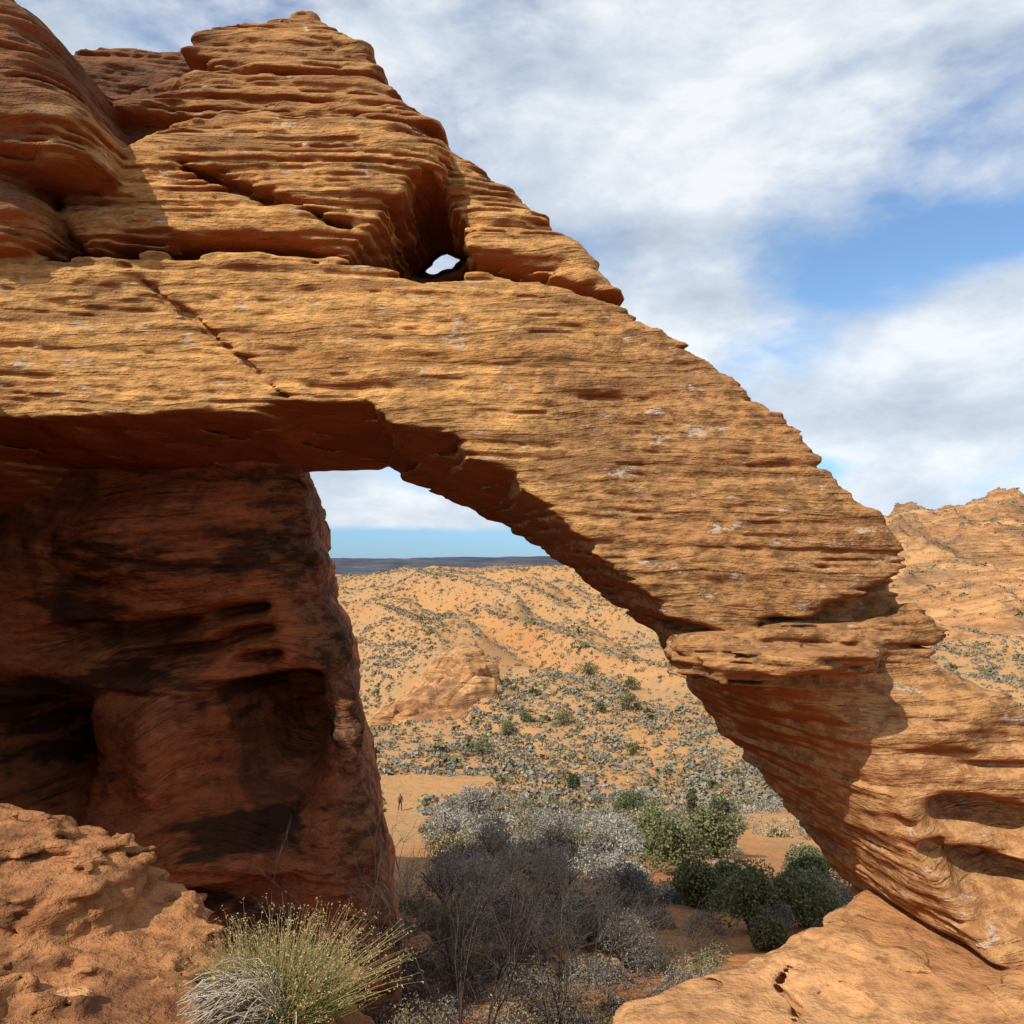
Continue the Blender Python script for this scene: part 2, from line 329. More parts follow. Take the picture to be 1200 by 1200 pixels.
yfw=yfw+blob(25,890,0.9,1.0,2.0)+slot(30,830,0.9,1.4,0.9)+blob(320,880,0.75,1.0,2.4)+slot(312,805,0.8,1.6,2.0)+slot(130,735,1.5,0.40,1.3)+slot(275,715,0.5,0.2,1.2)+slot(285,745,0.5,0.15,1.1)+slot(300,775,0.4,0.14,1.0)+slot(190,765,1.2,0.28,1.0)-blob(180,640,1.5,0.8,0.7)-blob(170,1000,2.0,0.5,0.6)-blob(190,880,0.5,1.0,0.6)+slot(230,1040,1.6,0.5,0.8)
d=smax(smax(P2(wp,14.3)+0.19*(Y-14.3),yfw[:,None,:]-Y,0.25),Y-23.5,0.5)
warp=gn(xs,ys,zs,(2.5,2.5,2.0),51)*0.5
tz,tv=strata_table(9,0.4,1.3)
d+=np.interp((Zb+0.12*Xb+warp).ravel(),tz,tv).astype(np.float32).reshape(d.shape)*0.20*np.clip(0.6+gn(xs,ys,zs,(2,2,0.8),54),0,1.5)
d+=gn(xs,ys,zs,(0.5,0.5,0.3),52)*0.05+gn(xs,ys,zs,(0.22,0.22,0.15),53)*0.035
V,Q=nets(d-0.08,xs,ys,zs); make_mesh('sandstone_wall',V,Q,M_wall); del d
# ============================================================ UNSEEN CLIFF off left, coarse mass added to cast shade
xs=np.arange(-34,-10.5,0.25,dtype=np.float32); ys=np.arange(10.5,30,0.25,dtype=np.float32); zs=np.arange(-12,11,0.2,dtype=np.float32)
Y=ys[None,:,None]; Xb=xs[:,None,None]; Zb=zs[None,None,:]
d=smax(smax(smax(Xb+12.2,-32-Xb,0.5),smax(11.6+0.15*Zb-Y,Y-28,0.5),1.0),Zb-8.5+0.12*(-12-Xb),1.5)
d=d+gn(xs,ys,zs,(3,3,1.5),61)*0.6+gn(xs,ys,zs,(1,1,0.4),62)*0.25
V,Q=nets(d,xs,ys,zs); make_mesh('unseen_shade_cliff',V,Q,M_cliff)
# ============================================================ SLAB bottom right
xs=np.arange(0.1,9.5,0.05,dtype=np.float32); ys=np.arange(4.5,13.5,0.06,dtype=np.float32); zs=np.arange(-8,-3.6,0.033,dtype=np.float32)
XX,YY=np.meshgrid(xs,ys,indexing='ij'); Zb=zs[None,None,:]
pl=np.array([(0.85,5),(0.84,7.8),(0.95,8.5),(1.2,9.1),(1.95,9.6),(2.85,10.0),(3.45,10.35),(4.35,11.3),(5.2,12.2),(9.2,12.6),(9.2,5)],dtype=np.float32)
pd=polysd(pl,XX,YY)+0.12*fbm(XX*1.2,YY*1.2,23,3)
zt=-4.76+0.26*fbm(XX*0.5,YY*0.5,3,3)+0.02*(XX-3)-0.10*np.exp(-((XX-1)/0.8)**2)
d=smax(pd[:,:,None]+0*Zb,Zb-zt[:,:,None],0.5)
g=linesd(np.array([(2.95,8.4),(3.15,8.9),(3.05,9.3),(3.3,9.6),(3.4,9.55)]),XX,YY)+0.02*fbm(XX*4,YY*4,9,2)
d=np.maximum(d,-np.maximum(g[:,:,None]-0.08,(zt-0.25)[:,:,None]-Zb))
wz=Zb+0.35*fbm(XX*0.6,YY*0.6,19,2)[:,:,None]
tz,tv=strata_table(19,0.06,0.16,-9,0)
d+=np.interp(wz.ravel(),tz,tv).astype(np.float32).reshape(d.shape)*0.06
d+=gn(xs,ys,zs,(0.6,0.6,0.2),71)*0.04+gn(xs,ys,zs,(0.2,0.2,0.15),72)*0.015
V,Q=nets(d-0.05,xs,ys,zs); make_mesh('sandstone_slab',V,Q,M_slab); del d
# ============================================================ FOREGROUND LEDGE
xs=np.arange(-8,1.6,0.03,dtype=np.float32); ys=np.arange(-2,7,0.04,dtype=np.float32); zs=np.arange(-3.6,-1.2,0.024,dtype=np.float32)
XX,YY=np.meshgrid(xs,ys,indexing='ij'); Zb=zs[None,None,:]
pl=np.array([(-7.8,6.3),(-2.5,5.9),(-2.0,5.3),(-1.6,4.9),(-1.1,4.6),(-0.75,4.25),(-0.55,3.8),(-0.2,3),(1.4,1.6),(1.4,-1.8),(-7.8,-1.8)],dtype=np.float32)
pd=polysd(pl,XX,YY)+0.1*fbm(XX*2,YY*2,5,3)
zt=np.interp(YY,[0,1.6,2.6,3.4,4.2,6],[-1.65,-1.65,-1.95,-2.2,-2.3,-2.35])+0.14*fbm(XX*1.2,YY*1.2,4,5)+0.25*np.clip((-1.6-XX)/1.5,0,1.2)
d=smax(pd[:,:,None]+0*Zb,Zb-zt[:,:,None].astype(np.float32),0.3)
X3=xs[:,None,None];Y3=ys[None,:,None]
def ell3(c,r): 
    q=np.sqrt(((X3-c[0])/r[0])**2+((Y3-c[1])/r[1])**2+((Zb-c[2])/r[2])**2); return (q-1)*min(r)
r1=1-np.abs(gn(xs,ys,zs,(0.30,0.30,0.16),84))*2
n1=gn(xs,ys,zs,(0.4,0.4,0.2),81)*0.08-r1*0.035+gn(xs,ys,zs,(0.14,0.14,0.09),82)*0.05+gn(xs,ys,zs,(0.06,0.06,0.05),83)*0.04
bl=smin(ell3((-3.6,5.2,-2.15),(1.15,0.75,0.52)),ell3((-2.75,5.0,-2.2),(0.42,0.45,0.42)),0.10)
bl=smin(bl,ell3((-2.15,4.75,-2.45),(0.30,0.3,0.22)),0.05)
bl=smin(bl,ell3((-5,5.0,-2.1),(1.4,0.9,0.5)),0.2)
d=smin(d,bl,0.05)+n1
tz,tv=strata_table(29,0.08,0.2,-5,0)
d+=np.interp((Zb+0.15*Y3*0+0.1*X3).ravel(),tz,tv).astype(np.float32).reshape(d.shape)*0.05
V,Q=nets(d-0.03,xs,ys,zs); make_mesh('rock_ledge',V,Q,M_ledge); del d
# ============================================================ TERRAIN
TY=[-40,0,3,6,10,14,20,27,40,60,80,100,125,160,200,250,300,350,400,450,700,2000,9000]
TZ=[-6,-5,-5,-5.8,-6.7,-7.8,-9.3,-11.2,-14.6,-19.5,-24,-25,-23.5,-21,-17,-12,-7,-3,-1.0,-2,-10,-30,-60]
def T(x,y):
    x=np.asarray(x,float);y=np.asarray(y,float)
    z=np.interp(y,TY,TZ)
    a=np.clip((y-8)/60,0.04,1)
    a2=np.clip((y-110)/60,0,1)
    z=z+a*np.clip(1.6-y/300,0.5,1)*(1.6*fbm(x/38,y/38,11,3)+0.5*fbm(x/9,y/9,12,3))+0.08*fbm(x/1.5,y/1.5,13,3)
    rg=1-np.abs(fbm((x+0.5*y)/48,(y-0.3*x)/100,14,4))*2.2
    z=z+a2*np.clip((420-y)/120,0.35,1)*13.0*(rg-0.6)
    z=z+a2*np.clip((y-300)/80,0,1)*((x/y+0.05)*24+7*fbm(x/40,y/200,15,3))
    z=z+np.clip((x-0.35*y)/60,0,1)*np.clip((y-40)/80,0,1)*4*np.clip((500-y)/200,0,1)
    return z
sx=np.linspace(-1,1,520); sx=1.7*np.sign(sx)*np.abs(sx)**1.25
gy=np.concatenate([np.linspace(-40,5,40),np.geomspace(5.3,9000,620)])
SX,GY=np.meshgrid(sx,gy); GX=SX*(24+0.85*np.clip(GY,0,None))
GZ=T(GX,GY); nr,nc=GZ.shape
def gridq(nr,nc):
    i=np.arange(nr*nc).reshape(nr,nc); return np.stack([i[:-1,:-1].ravel(),i[:-1,1:].ravel(),i[1:,1:].ravel(),i[1:,:-1].ravel()],1)
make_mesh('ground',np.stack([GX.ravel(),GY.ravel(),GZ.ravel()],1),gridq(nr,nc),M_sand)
def ground_px(px,py):
    y=np.geomspace(11,420,3000); x=(px-600)/F*y; z=T(x,y); p=HZ-z/y*F
    k=np.argmax(p<py); return x[k],y[k],z[k]
def terrace(z,st,sh): 
    q=z/st; f=q-np.floor(q); return (np.floor(q)+np.clip(f*sh-(sh-1)*0.5,0,1))*st
hx=np.arange(55,420,0.8); hy=np.arange(110,420,0.8); HX,HY=np.meshgrid(hx,hy)
def sst(v,a,b): t=np.clip((v-a)/(b-a),0,1); return t*t*(3-2*t)
rx=HX/HY
env=(0.8*sst(rx,0.31,0.48)+0.2*sst(rx,0.45,0.65))*sst(HY,150,275)*np.clip((430-HY)/100,0,1)
hz=26.0*env
rn=1-np.abs(fbm(HX/26,HY/26,31,4))*2
rn2=fbm(HX/9,HY/9,32,3)
hz=hz+env**0.5*(9*rn-6+3.0*rn2)
hz=hz*0.5+0.5*terrace(hz+2.0*fbm(HX/20,HY/20,35,3)+0.05*HX,2.2,3)-0.5*0.05*HX+1.2
HZZ=T(HX,HY)*(1-0.3*env)-0.9+hz*np.clip(env*12,0,1)
make_mesh('slickrock_hill',np.stack([HX.ravel(),HY.ravel(),HZZ.ravel()],1),gridq(*HZZ.shape),M_hill)
# outcrop: low, broad pile of tilted sandstone slabs
OCX,OCY=-15,140
ox=np.arange(-42,12,0.2); oy=np.arange(116,168,0.25); OX,OY=np.meshgrid(ox,oy)
u_=OX-OCX; v_=OY-OCY
oe=1/(1+np.exp((np.sqrt((u_/13)**2+(v_/10)**2)-1+0.35*fbm(OX/5,OY/5,48,3))*7))
slabh=np.zeros_like(OX); rr=np.random.default_rng(4)
for k in range(34):
    cx_=rr.uniform(-11,10); cy_=rr.uniform(-8,7); w_=rr.uniform(2.0,4.5); l_=rr.uniform(1.2,2.4); an=rr.uniform(0.1,0.6); h_=rr.uniform(0.7,1.8)+0.10*(cx_+9)+0.09*(cy_+7)
    a_=(u_-cx_)*math.cos(an)+(v_-cy_)*math.sin(an); b_=-(u_-cx_)*math.sin(an)+(v_-cy_)*math.cos(an)
    q_=(np.abs(a_/w_)**3+np.abs(b_/l_)**3)+0.25*fbm(OX/1.5,OY/1.5,60+k,3)
    slabh=np.maximum(slabh,(h_+0.16*a_)*np.clip((1-q_)*3.0,0,1))
oz=oe*(0.8+1.2*fbm(OX/4,OY/4,46,4))+slabh*0.85
OZ=T(OX,OY)+oz*np.clip(oe*4,0,1)-0.8*(1-np.clip(oe*3,0,1))-0.1
make_mesh('rock_outcrop',np.stack([OX.ravel(),OY.ravel(),OZ.ravel()],1),gridq(*OZ.shape),M_out,False)
# distant mesa
mx=np.linspace(-4500,2500,400); rows=[]
top=56+7*fbm(mx/600,mx*0,51,3)+10*sst(mx,-900,-300)+4*terrace(fbm(mx/160,mx*0,57,3),0.5,4)
for k,(yy,f) in enumerate(((4600,0),(4850,0.35),(4900,0.55),(4930,0.95),(5000,1.0),(6500,1.0))):
    rows.append(np.stack([mx,yy+60*fbm(mx/200,mx*0+k,52,4),-62+(top+62)*f+3*fbm(mx/90,mx*0+k*3,53,3)],1))
m=N('mesa_hazed_rock'); r=m.noise(m.map((0.004,0.004,0.06)),1,5,0.7); m.l(m.ramp(r,[(0.35,(0.04,0.05,0.07)),(0.55,(0.075,0.08,0.10)),(0.7,(0.14,0.12,0.11))]),m.b.inputs['Base Color'])  # distance haze put into the blue-grey base colour
make_mesh('mesa',np.concatenate(rows),gridq(6,400),m.m)
# ============================================================ FOLIAGE
def leaves(C,S_,colr,upbias=0.0,asp=1.6,r=rng):
    n=len(C); a=r.normal(size=(n,3)); a[:,2]+=upbias; a/=np.linalg.norm(a,axis=1)[:,None]
    b=np.cross(a,r.normal(size=(n,3))); b/=np.linalg.norm(b,axis=1)[:,None]
    a=a*(S_*asp)[:,None]; b=b*S_[:,None]
    V=np.stack([C-a*0.5,C+b*0.5,C+a*0.5,C-b*0.5],1).reshape(-1,3)
    Q=np.arange(4*n).reshape(n,4); return V,Q,np.repeat(colr,4,0)
def dome(n,cx,cy,cz,rad,hgt,r=rng):
    th=r.uniform(0,2*np.pi,n); u=r.uniform(-0.1,1,n); q=r.uniform(0.6,1,n)**0.6
    lump=1+0.22*np.sin(th*3+cx*7)+0.15*np.sin(th*5+u*6+cy*5)
    s=np.sqrt(1-np.clip(u,0,1)**2)
    return np.stack([cx+rad*q*s*lump*np.cos(th),cy+rad*q*s*lump*np.sin(th),cz+hgt*q*(u*0.95+0.05)*lump],1)
SAGE=np.array([0.26,0.24,0.175]);OLIVE=np.array([0.21,0.18,0.10]);GREEN=np.array([0.135,0.135,0.06]);STRAW=np.array([0.40,0.30,0.15]);DGRN=np.array([0.09,0.10,0.045]);GREY=np.array([0.25,0.22,0.185])
base=np.array([SAGE,OLIVE,GREEN,STRAW,GREY])
n=86000
yy=80*np.exp(rng.uniform(0,1,n)*np.log(430/80)); yy=np.where(rng.random(n)<0.55,np.sqrt(rng.uniform(80**2,430**2,n)),yy)
xx=rng.uniform(-0.42,0.85,n)*yy
keep=(fbm(xx/14,yy/14,71,3)+rng.normal(0,0.3,n))>-0.25
keep&=~((np.abs(yy-93)<5)&(xx<-3)); keep&=~((np.abs(xx-OCX)<11)&(np.abs(yy-OCY)<9)&(rng.random(n)<0.95))
keep&=~((yy<94)&(np.abs(600+xx/yy*F-469)<22))
onh=(xx>55)&(yy>112); keep&=~(onh&(rng.random(n)<0.3))
xx=xx[keep];yy=yy[keep];n=len(xx)
zz=T(xx,yy)
ih=np.clip(((xx-55)/0.8).astype(int),0,len(hx)-1); jh=np.clip(((yy-110)/0.8).astype(int),0,len(hy)-1)
zz=np.where((xx>56)&(yy>111),np.maximum(zz,HZZ[jh,ih]),zz)
Cs=[];Ss=[];Co=[]
kind=rng.choice(5,n,p=[0.42,0.20,0.016,0.189,0.175])
rads=(0.22+0.6*rng.random(n)**1.7)*np.array([1,1,1.8,0.7,1])[kind]
for a in range(12):
    th=rng.uniform(0,2*np.pi,n);u=rng.uniform(0,1,n);q=rng.uniform(0.7,1,n);s=np.sqrt(1-u*u)
    Cs.append(np.stack([xx+rads*q*s*np.cos(th),yy+rads*q*s*np.sin(th),zz+rads*0.8*q*u],1)); Ss.append(rads*rng.uniform(0.45,0.8,n)); 
    Co.append(base[kind]*rng.uniform(0.7,1.25,n)[:,None])
V,Q,C=leaves(np.concatenate(Cs),np.concatenate(Ss),np.concatenate(Co),asp=1.2)
make_mesh('desert_scrub',V,Q,M_scrub,False,C)
def mass(name,P,kinds,rd_,L,leaf,k0):
    Cc=[];SS=[];CC=[]
    bs=base.copy(); bs[0]=k0[0]; bs[4]=k0[1]
    for (x,y),kd,rd in zip(P,kinds,rd_):
        l=int(L*np.clip(60/y,0.8,1.8)); p=dome(l,x,y,float(T(x,y))-0.1,rd,rd*0.9)
        Cc.append(p);SS.append(rng.uniform(0.6,1.3,l)*leaf*np.clip(y/50,0.45,1.2)); CC.append(bs[kd]*(rng.uniform(0.55,1.35,l)*rng.uniform(0.75,1.2))[:,None])
    V,Q,C=leaves(np.concatenate(Cc),np.concatenate(SS),np.concatenate(CC),0.5,2.4); return make_mesh(name,V,Q,M_scrub,False,C)
P=[];kd=[];RD=[]
while len(P)<760:
    y=24+64*rng.random()**1.0;x=rng.uniform(-0.30,0.62)*y
    px=600+x/y*F; rd=rng.uniform(0.5,1.35)*np.clip(y/45,0.75,1.0)
    if abs(px-469)<20+1.2*rd*F/y: continue
    if 86<y<97 and x<-3: continue
    if fbm(np.array(x/9),np.array(y/9),77,2)+0.6*(px<760)+rng.normal(0,0.15)<0.05: continue
    P.append((x,y));RD.append(rd);kd.append(rng.choice(5,p=[0.44,0.14,0.08,0.08,0.26]))
mass('sagebrush',P,kd,RD,360,0.08,([0.33,0.315,0.255],[0.28,0.255,0.225]))
P=[];kd=[];RD=[]
while len(P)<150:
    y=rng.uniform(12.5,28);x=rng.uniform(-0.20,0.26)*y
    px=600+x/y*F; 
    if px>730 and rng.random()<0.45: continue
    P.append((x,y));RD.append(rng.uniform(0.35,0.8));kd.append(rng.choice(5,p=[0.28,0.18,0.08,0.10,0.36]))
mass('gully_brush',P,kd,RD,900,0.05,([0.27,0.25,0.20],[0.19,0.16,0.14]))
def tubes(P,R,ns=4):
    n,K,_=P.shape; d=np.gradient(P,axis=1); d/=np.linalg.norm(d,axis=2)[...,None]+1e-9
    ref=np.where(np.abs(d[...,2:3])>0.9,[1.,0,0],[0,0,1.]); u=np.cross(d,ref);u/=np.linalg.norm(u,axis=2)[...,None];v=np.cross(d,u)
    a=np.arange(ns)/ns*2*np.pi
    V=P[:,:,None,:]+R[:,:,None,None]*(np.cos(a)[None,None,:,None]*u[:,:,None,:]+np.sin(a)[None,None,:,None]*v[:,:,None,:])
    i=np.arange(n*K*ns).reshape(n,K,ns); j=np.roll(i,-1,2)
    Q=np.stack([i[:,:-1],j[:,:-1],j[:,1:],i[:,1:]],-1).reshape(-1,4)
    return V.reshape(-1,3),Q
def bush(name,px,py,wpx,hf,colr,L=5000,leaf=0.05,con=False):
    x,y,z=ground_px(px,py); rd=wpx/2*y/F
    cl=14; pts=[]
    for i in range(cl):
        th=rng.uniform(0,6.28);q=rng.uniform(0,0.65)*rd
        h=rng.uniform(0.15,0.65)*rd*2*hf
        if con: q*=0.5*(1.2-h/(2*rd*hf)); h=i/cl*rd*2*hf*0.85
        cr=rd*rng.uniform(0.3,0.5)*(1.0-0.6*con*(i/cl))
        p=rng.normal(size=(L//cl,3));p/=np.linalg.norm(p,axis=1)[:,None];p*=(rng.uniform(0.45,1,L//cl)**0.5*cr)[:,None]
        pts.append(p+[x+q*math.cos(th),y+q*math.sin(th),z+h+cr*0.3])
    p=np.concatenate(pts); p=p[p[:,2]>z-0.1]; n=len(p)
    cc=colr*rng.uniform(0.55,1.4,n)[:,None]
    V,Q,C=leaves(p,rng.uniform(0.6,1.3,n)*leaf*(y/20),cc,0.3,1.8)
    root=bpy.data.objects.new(name,None); scene.collection.objects.link(root)
    make_mesh('leaves',V,Q,M_leaf,False,C,root)
    K=5;ns=16;pl=np.zeros((ns,K,3));rr=np.zeros((ns,K))
    for i in range(ns):
        th=rng.uniform(0,6.28);e=rd*rng.uniform(0.3,0.8);t=np.linspace(0,1,K)
        pl[i]=np.stack([x+e*math.cos(th)*t**1.3,y+e*math.sin(th)*t**1.3,z-0.1+t*rd*1.2*hf],1)+rng.normal(0,0.03,(K,3)); rr[i]=np.linspace(0.04,0.012,K)
    tv,tq=tubes(pl,rr); make_mesh('branches',tv,tq,M_bark,True,np.tile([0.12,0.09,0.07],(len(tv),1)),root)
for a in ((770,990,62,0.8),(795,1022,95,0.75),(835,1005,76,0.8),(818,1062,76,0.8),(880,1090,100,0.8),(945,1085,110,0.65),(950,1040,76,0.6),(900,1112,60,0.6),(865,1055,60,0.8)):
    bush('juniper_bush',*a,GREEN*rng.uniform(1.2,1.55))
for a in ((812,966,30,1.6),(845,962,34,1.0),(925,952,34,1.1),(672,925,26,0.8),(735,955,50,0.5)):
    bush('juniper_tree' if a[3]>1 else 'juniper_bush',*a,DGRN*1.15,2500,0.03,a[3]>1.2)
for a in ((660,850,34,0.6),(735,832,26,0.9),(740,808,20,0.9),(690,792,34,0.5),(615,846,18,0.8),(565,885,40,0.6),(595,862,28,0.7),(705,835,16,0.8),(740,885,20,0.8)):
    bush('juniper_bush',*a,GREEN*1.2,900,0.022)
for a in ((705,1010,60,0.8),(650,1000,80,0.7),(740,1055,60,0.9),(560,960,60,0.7),(905,1095,50,0.7),(740,1140,90,0.8),(650,1060,90,0.8),(580,1010,80,0.8),(525,990,50,0.8),(520,1060,90,0.8),(690,1110,80,0.8)):
    bush('sagebrush_bush',*a,GREY*rng.uniform(0.9,1.35),3600,0.030)
def bare(name,bx,by,hh,spread,seed,nst,colr):
    r=np.random.default_rng(seed); polys=[];rad=[];K=6
    bz=float(T(bx,by))-0.1
    def grow(p,dv,L,R,lev):
        pts=[p.copy()];q=p.copy();v=dv.copy()
        for k in range(K-1):
            v=v+r.normal(0,0.15,3)+[0,0,0.05]; v/=np.linalg.norm(v); q=q+v*L/(K-1); pts.append(q.copy())
        pts=np.array(pts);polys.append(pts);rad.append(np.linspace(R,R*0.45,K))
        if lev==0:return
        for c in range(r.integers(4,7)):
            k=r.integers(2,K); w=(pts[k]-pts[k-1]);w/=np.linalg.norm(w); w=w+r.normal(0,0.5,3);w/=np.linalg.norm(w)
            grow(pts[k],w,L*r.uniform(0.4,0.65),max(R*0.5,0.003),lev-1)
    for i in range(nst):
        th=r.uniform(0,6.28);e=r.uniform(0.1,0.8)*spread
        grow(np.array([bx+0.2*math.cos(th),by+0.2*math.sin(th),bz]),np.array([e*math.cos(th),e*math.sin(th),1.0])/math.hypot(1,e),hh*r.uniform(0.5,0.75),0.02,3)
    V,Q=tubes(np.array(polys),np.array(rad),3)
    make_mesh(name,V,Q,M_bark,True,np.tile(colr,(len(V),1)))
bare('bare_shrub',-0.55,12.2,3.9,0.75,5,8,np.array([0.075,0.055,0.045]))
bare('bare_shrub',0.9,12.8,2.4,1.2,6,7,np.array([0.10,0.08,0.07]))
bare('bare_shrub',-0.9,15.5,2.2,1.0,8,6,np.array([0.12,0.10,0.09]))
bare('bare_shrub',1.6,16.5,2.2,1.2,9,7,np.array([0.13,0.11,0.10]))
# ============================================================ GRASS TUFT
def tuft():
    root=bpy.data.objects.new('dry_grass_tuft',None); scene.collection.objects.link(root)
    b0=np.array([-1.14,3.95,-2.24]);K=7
    def blades(nm,n,L0,L1,w,cols,droop,sp,side,mat=M_straw):
        P=np.zeros((n,K,3));R=np.zeros((n,K));t=np.linspace(0,1,K)
        th=rng.uniform(0,6.28,n);q=rng.uniform(0,0.18,n)
        lean=rng.uniform(0.1,1,n)*sp; az=th+rng.normal(0,0.5,n); L=rng.uniform(L0,L1,n)
        for i in range(n):
            dx=math.cos(az[i])+side; dy=math.sin(az[i])
            h=t*(1-lean[i]*0.45*t*droop)
            P[i,:,0]=b0[0]+q[i]*math.cos(th[i])*1.5+L[i]*lean[i]*dx*t**1.4+np.cumsum(rng.normal(0,0.010,K))
            P[i,:,1]=b0[1]+q[i]*math.sin(th[i])+L[i]*lean[i]*dy*t**1.4*0.8+np.cumsum(rng.normal(0,0.010,K))
            P[i,:,2]=b0[2]+L[i]*h*(1-0.35*lean[i])
            R[i]=w*(1-0.75*t)
        V,Q=tubes(P,R,3); C=np.repeat(cols[rng.integers(0,len(cols),n)]*rng.uniform(0.6,1.15,n)[:,None],K*3,0)
        make_mesh(nm,V,Q,mat,True,C,root); return P
    blades('green_blades',1100,0.20,0.46,0.0026,np.array([[0.17,0.26,0.05],[0.24,0.31,0.08],[0.34,0.34,0.12]]),0.6,0.9,-0.05)
    P=blades('straw_stems',800,0.25,0.62,0.0021,np.array([[0.55,0.41,0.18],[0.64,0.49,0.24],[0.45,0.33,0.15]]),0.6,0.8,0.30)
    n=380;Pg=np.zeros((n,K,3));t=np.linspace(0,1,K)
    for i in range(n):
        L=rng.uniform(0.25,0.55);a=rng.normal(math.pi*1.02,0.5)
        Pg[i,:,0]=b0[0]+0.08+L*math.cos(a)*t;Pg[i,:,1]=b0[1]-0.1+L*math.sin(a)*t*0.6+np.cumsum(rng.normal(0,0.014,K));Pg[i,:,2]=b0[2]+0.03+rng.uniform(0.03,0.26)*np.sin(t*2.4)+np.cumsum(rng.normal(0,0.014,K))
    V,Q=tubes(Pg,np.tile(np.linspace(0.0045,0.002,K),(n,1)),3);C=np.repeat(np.array([0.62,0.54,0.43])*rng.uniform(0.6,1.15,n)[:,None],K*3,0);make_mesh('fallen_stems',V,Q,M_straw,True,C,root)
    tips=P[:, -2:, :].reshape(-1,3); C0=np.repeat(tips,4,0)+rng.normal(0,0.010,(len(tips)*4,3))
    V,Q,C=leaves(C0,rng.uniform(0.003,0.006,len(C0)),np.array([0.56,0.43,0.2])*rng.uniform(0.6,1.2,len(C0))[:,None],0,2.6)
    make_mesh('seed_heads',V,Q,M_straw,False,C,root)
tuft()
def stone(c,r,seed):
    rr=np.random.default_rng(seed);a=np.linspace(0,np.pi,10);b=np.linspace(0,2*np.pi,17)[:-1];A,B=np.meshgrid(a,b,indexing='ij')
    k=1+0.18*np.sin(2*B+seed)*np.sin(A)+0.1*rr.normal(size=A.shape)*np.sin(A)
    V=np.stack([c[0]+r[0]*k*np.sin(A)*np.cos(B),c[1]+r[1]*k*np.sin(A)*np.sin(B),c[2]+r[2]*k*np.cos(A)],-1).reshape(-1,3)
    i=np.arange(160).reshape(10,16);j=np.roll(i,-1,1);Q=np.stack([i[:-1],i[1:],j[1:],j[:-1]],-1).reshape(-1,4)
    make_mesh('loose_rock',V,Q,M_slab,False)
stone((-2.15,3.95,-2.10),(0.08,0.06,0.035),1)
# ============================================================ HIKER
def hiker():
    gx,gy,gz=ground_px(469,950)
    root=bpy.data.objects.new('hiker',None);scene.collection.objects.link(root);root.location=(gx,gy,gz);root.rotation_euler=(0,0,0.5)
    j={'pel':(0,0,.95),'sp':(0,0,1.15),'ch':(0,-.02,1.38),'nk':(0,-.02,1.5),'hd':(0,-.03,1.6),'tp':(0,-.02,1.73),
       'hl':(.09,0,.9),'kl':(.11,-.14,.5),'al':(.11,-.06,.09),'tl':(.11,-.20,.03),'hr':(-.09,0,.9),'kr':(-.10,.06,.48),'ar':(-.10,.26,.12),'tr':(-.10,.16,.03),
       'sl':(.18,0,1.42),'el':(.25,.06,1.14),'wl':(.27,-.08,.93),'fl':(.27,-.12,.84),'sr':(-.18,0,1.42),'er':(-.25,-.02,1.14),'wr':(-.27,-.16,.96),'fr':(-.27,-.20,.88),'bp':(0,.15,1.3)}
    rd={'pel':.14,'sp':.125,'ch':.15,'nk':.06,'hd':.095,'tp':.07,'hl':.085,'kl':.06,'al':.042,'tl':.04,'hr':.085,'kr':.06,'ar':.042,'tr':.04,'sl':.06,'el':.045,'wl':.03,'fl':.035,'sr':.06,'er':.045,'wr':.03,'fr':.035,'bp':.14}
    ks=list(j);E=[('pel','sp'),('sp','ch'),('ch','nk'),('nk','hd'),('hd','tp'),('pel','hl'),('hl','kl'),('kl','al'),('al','tl'),('pel','hr'),('hr','kr'),('kr','ar'),('ar','tr'),('ch','sl'),('sl','el'),('el','wl'),('wl','fl'),('ch','sr'),('sr','er'),('er','wr'),('wr','fr'),('ch','bp')]
    me=bpy.data.meshes.new('body');me.from_pydata([j[k] for k in ks],[(ks.index(a),ks.index(b)) for a,b in E],[])
    ob=bpy.data.objects.new('body',me);scene.collection.objects.link(ob);ob.parent=root
    ob.modifiers.new('Skin','SKIN')
    for i,k in enumerate(ks): me.skin_vertices[0].data[i].radius=(rd[k],rd[k]); me.skin_vertices[0].data[i].use_root=(i==0)
    s=ob.modifiers.new('Sub','SUBSURF');s.levels=1;s.render_levels=1
    m=N('hiker_clothes');z=m.sep(m.tc)[2];mr=m.math('MULTIPLY',z,1/1.8)
    m.l(m.ramp(mr,[(0.0,(0.03,0.025,0.025)),(0.08,(0.03,0.03,0.04)),(0.53,(0.04,0.04,0.05)),(0.55,(0.05,0.025,0.03)),(0.84,(0.30,0.17,0.11)),(0.93,(0.04,0.025,0.02))]),m.b.inputs['Base Color']); me.materials.append(m.m)
hiker()
# ============================================================ WORLD
w=bpy.data.worlds.new('World');scene.world=w;w.use_nodes=True;nt=w.node_tree;nt.nodes.clear()
m=N.__new__(N);m.t=nt
o=m.n('ShaderNodeOutputWorld');sky=m.n('ShaderNodeTexSky');sky.sky_type='NISHITA';sky.sun_disc=False;sky.sun_elevation=math.asin(S.z);sky.sun_rotation=math.atan2(S.x,S.y);sky.air_density=1.0;sky.dust_density=0.3;sky.ozone_density=1.5
m.tc=m.n('ShaderNodeTexCoord').outputs['Generated']
zen=m.sep(m.tc)[2]
tint=m.mix(m.mask(zen,0.22,0.0),(0.88,1.05,1.15),(0.34,0.56,0.95))
bg=m.n('ShaderNodeBackground');bg.inputs[1].default_value=0.15;m.l(m.mix(1.0,sky.outputs[0],tint,'MULTIPLY'),bg.inputs[0])
def dirv(px,py): return Vector(((px-600)/F,1,(HZ-py)/F)).normalized()
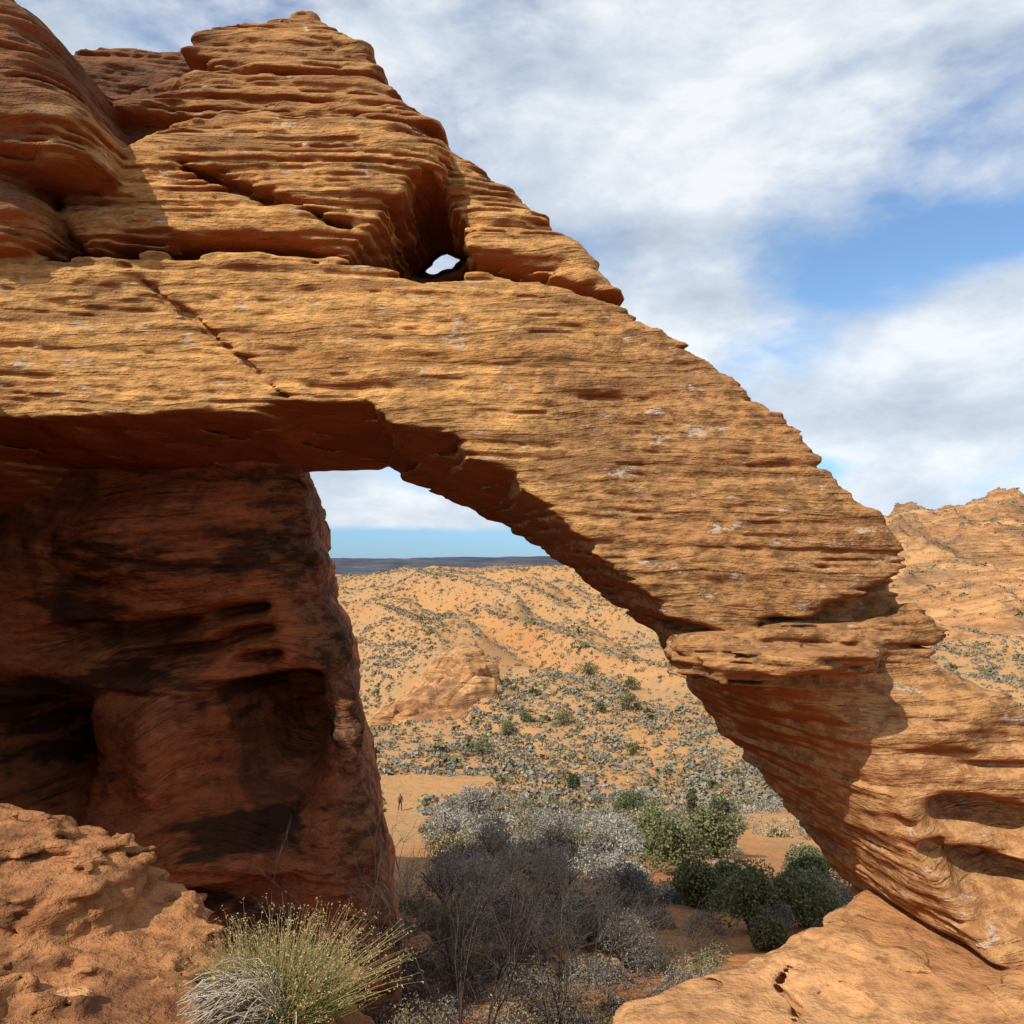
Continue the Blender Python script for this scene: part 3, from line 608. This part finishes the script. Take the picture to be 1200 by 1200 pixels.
def dist(px,py,sx,sz):
    c=dirv(px,py); v=m.n('ShaderNodeVectorMath');v.operation='SUBTRACT';m.l(m.tc,v.inputs[0]);v.inputs[1].default_value=c
    s=m.n('ShaderNodeVectorMath');s.operation='MULTIPLY';m.l(v.outputs[0],s.inputs[0]);s.inputs[1].default_value=(1/sx,1/sx,1/sz)
    l=m.n('ShaderNodeVectorMath');l.operation='LENGTH';m.l(s.outputs[0],l.inputs[0]);return m.mask(l.outputs['Value'],1.0,0.0)
cn=m.noise(m.map((1.6,1.6,3.6),rot=(0,0.25,0)),1.6,7,0.58,0.25)
cn2=m.noise(m.map((1,1,2.4),rot=(0,0.3,0)),5.0,6,0.62,0.2)
dens=m.math('ADD',cn,m.math('MULTIPLY',m.math('SUBTRACT',cn2,0.5),0.50))
def add(v,f,k): return m.math('ADD',v,m.math('MULTIPLY',f,k))
dens=m.math('ADD',dens,0.10)
dens=add(dens,dist(1100,290,0.24,0.07),-0.26)
dens=add(dens,dist(960,550,0.08,0.04),-0.3)
dens=add(dens,dist(520,650,0.40,0.05),-0.7)
dens=add(dens,dist(1120,440,0.30,0.13),0.35)
dens=add(dens,dist(800,350,0.18,0.14),0.14)
dens=add(dens,dist(900,190,0.5,0.12),0.15)
dens=add(dens,dist(480,600,0.25,0.05),0.3)
cov=m.mask(dens,0.40,0.72)
shade=m.noise(m.map((1,1,2.2)),4.2,7,0.60,0.2)
shade=add(shade,dist(1120,395,0.2,0.06),0.16)
shade=add(shade,dist(1120,480,0.22,0.05),-0.06)
shade=add(shade,dist(880,200,0.3,0.06),0.12)
lc=m.ramp(shade,[(0.32,(0.50,0.58,0.68)),(0.48,(0.70,0.77,0.86)),(0.62,(0.96,0.98,1.0))])
bc=m.n('ShaderNodeBackground');m.l(lc,bc.inputs[0]);bc.inputs[1].default_value=1.0
mx=m.n('ShaderNodeMixShader');m.l(m.math('MULTIPLY',cov,0.93),mx.inputs[0]);m.l(bg.outputs[0],mx.inputs[1]);m.l(bc.outputs[0],mx.inputs[2]);m.l(mx.outputs[0],o.inputs[0])
# sun
L=bpy.data.lights.new('sun','SUN');L.energy=4.8;L.angle=math.radians(0.5);L.color=(1,0.93,0.81)
lo_=bpy.data.objects.new('sun',L);scene.collection.objects.link(lo_);lo_.rotation_euler=S.to_track_quat('Z','Y').to_euler();lo_.location=(-20,-20,30)
# camera
cam=bpy.data.cameras.new('camera');cam.sensor_width=36;cam.lens=F/1200*36;cam.shift_y=(HZ-600)/1200;cam.clip_end=20000;cam.clip_start=0.05
co=bpy.data.objects.new('camera',cam);scene.collection.objects.link(co);co.location=(0,0,0);co.rotation_euler=(math.radians(90),0,0);scene.camera=co
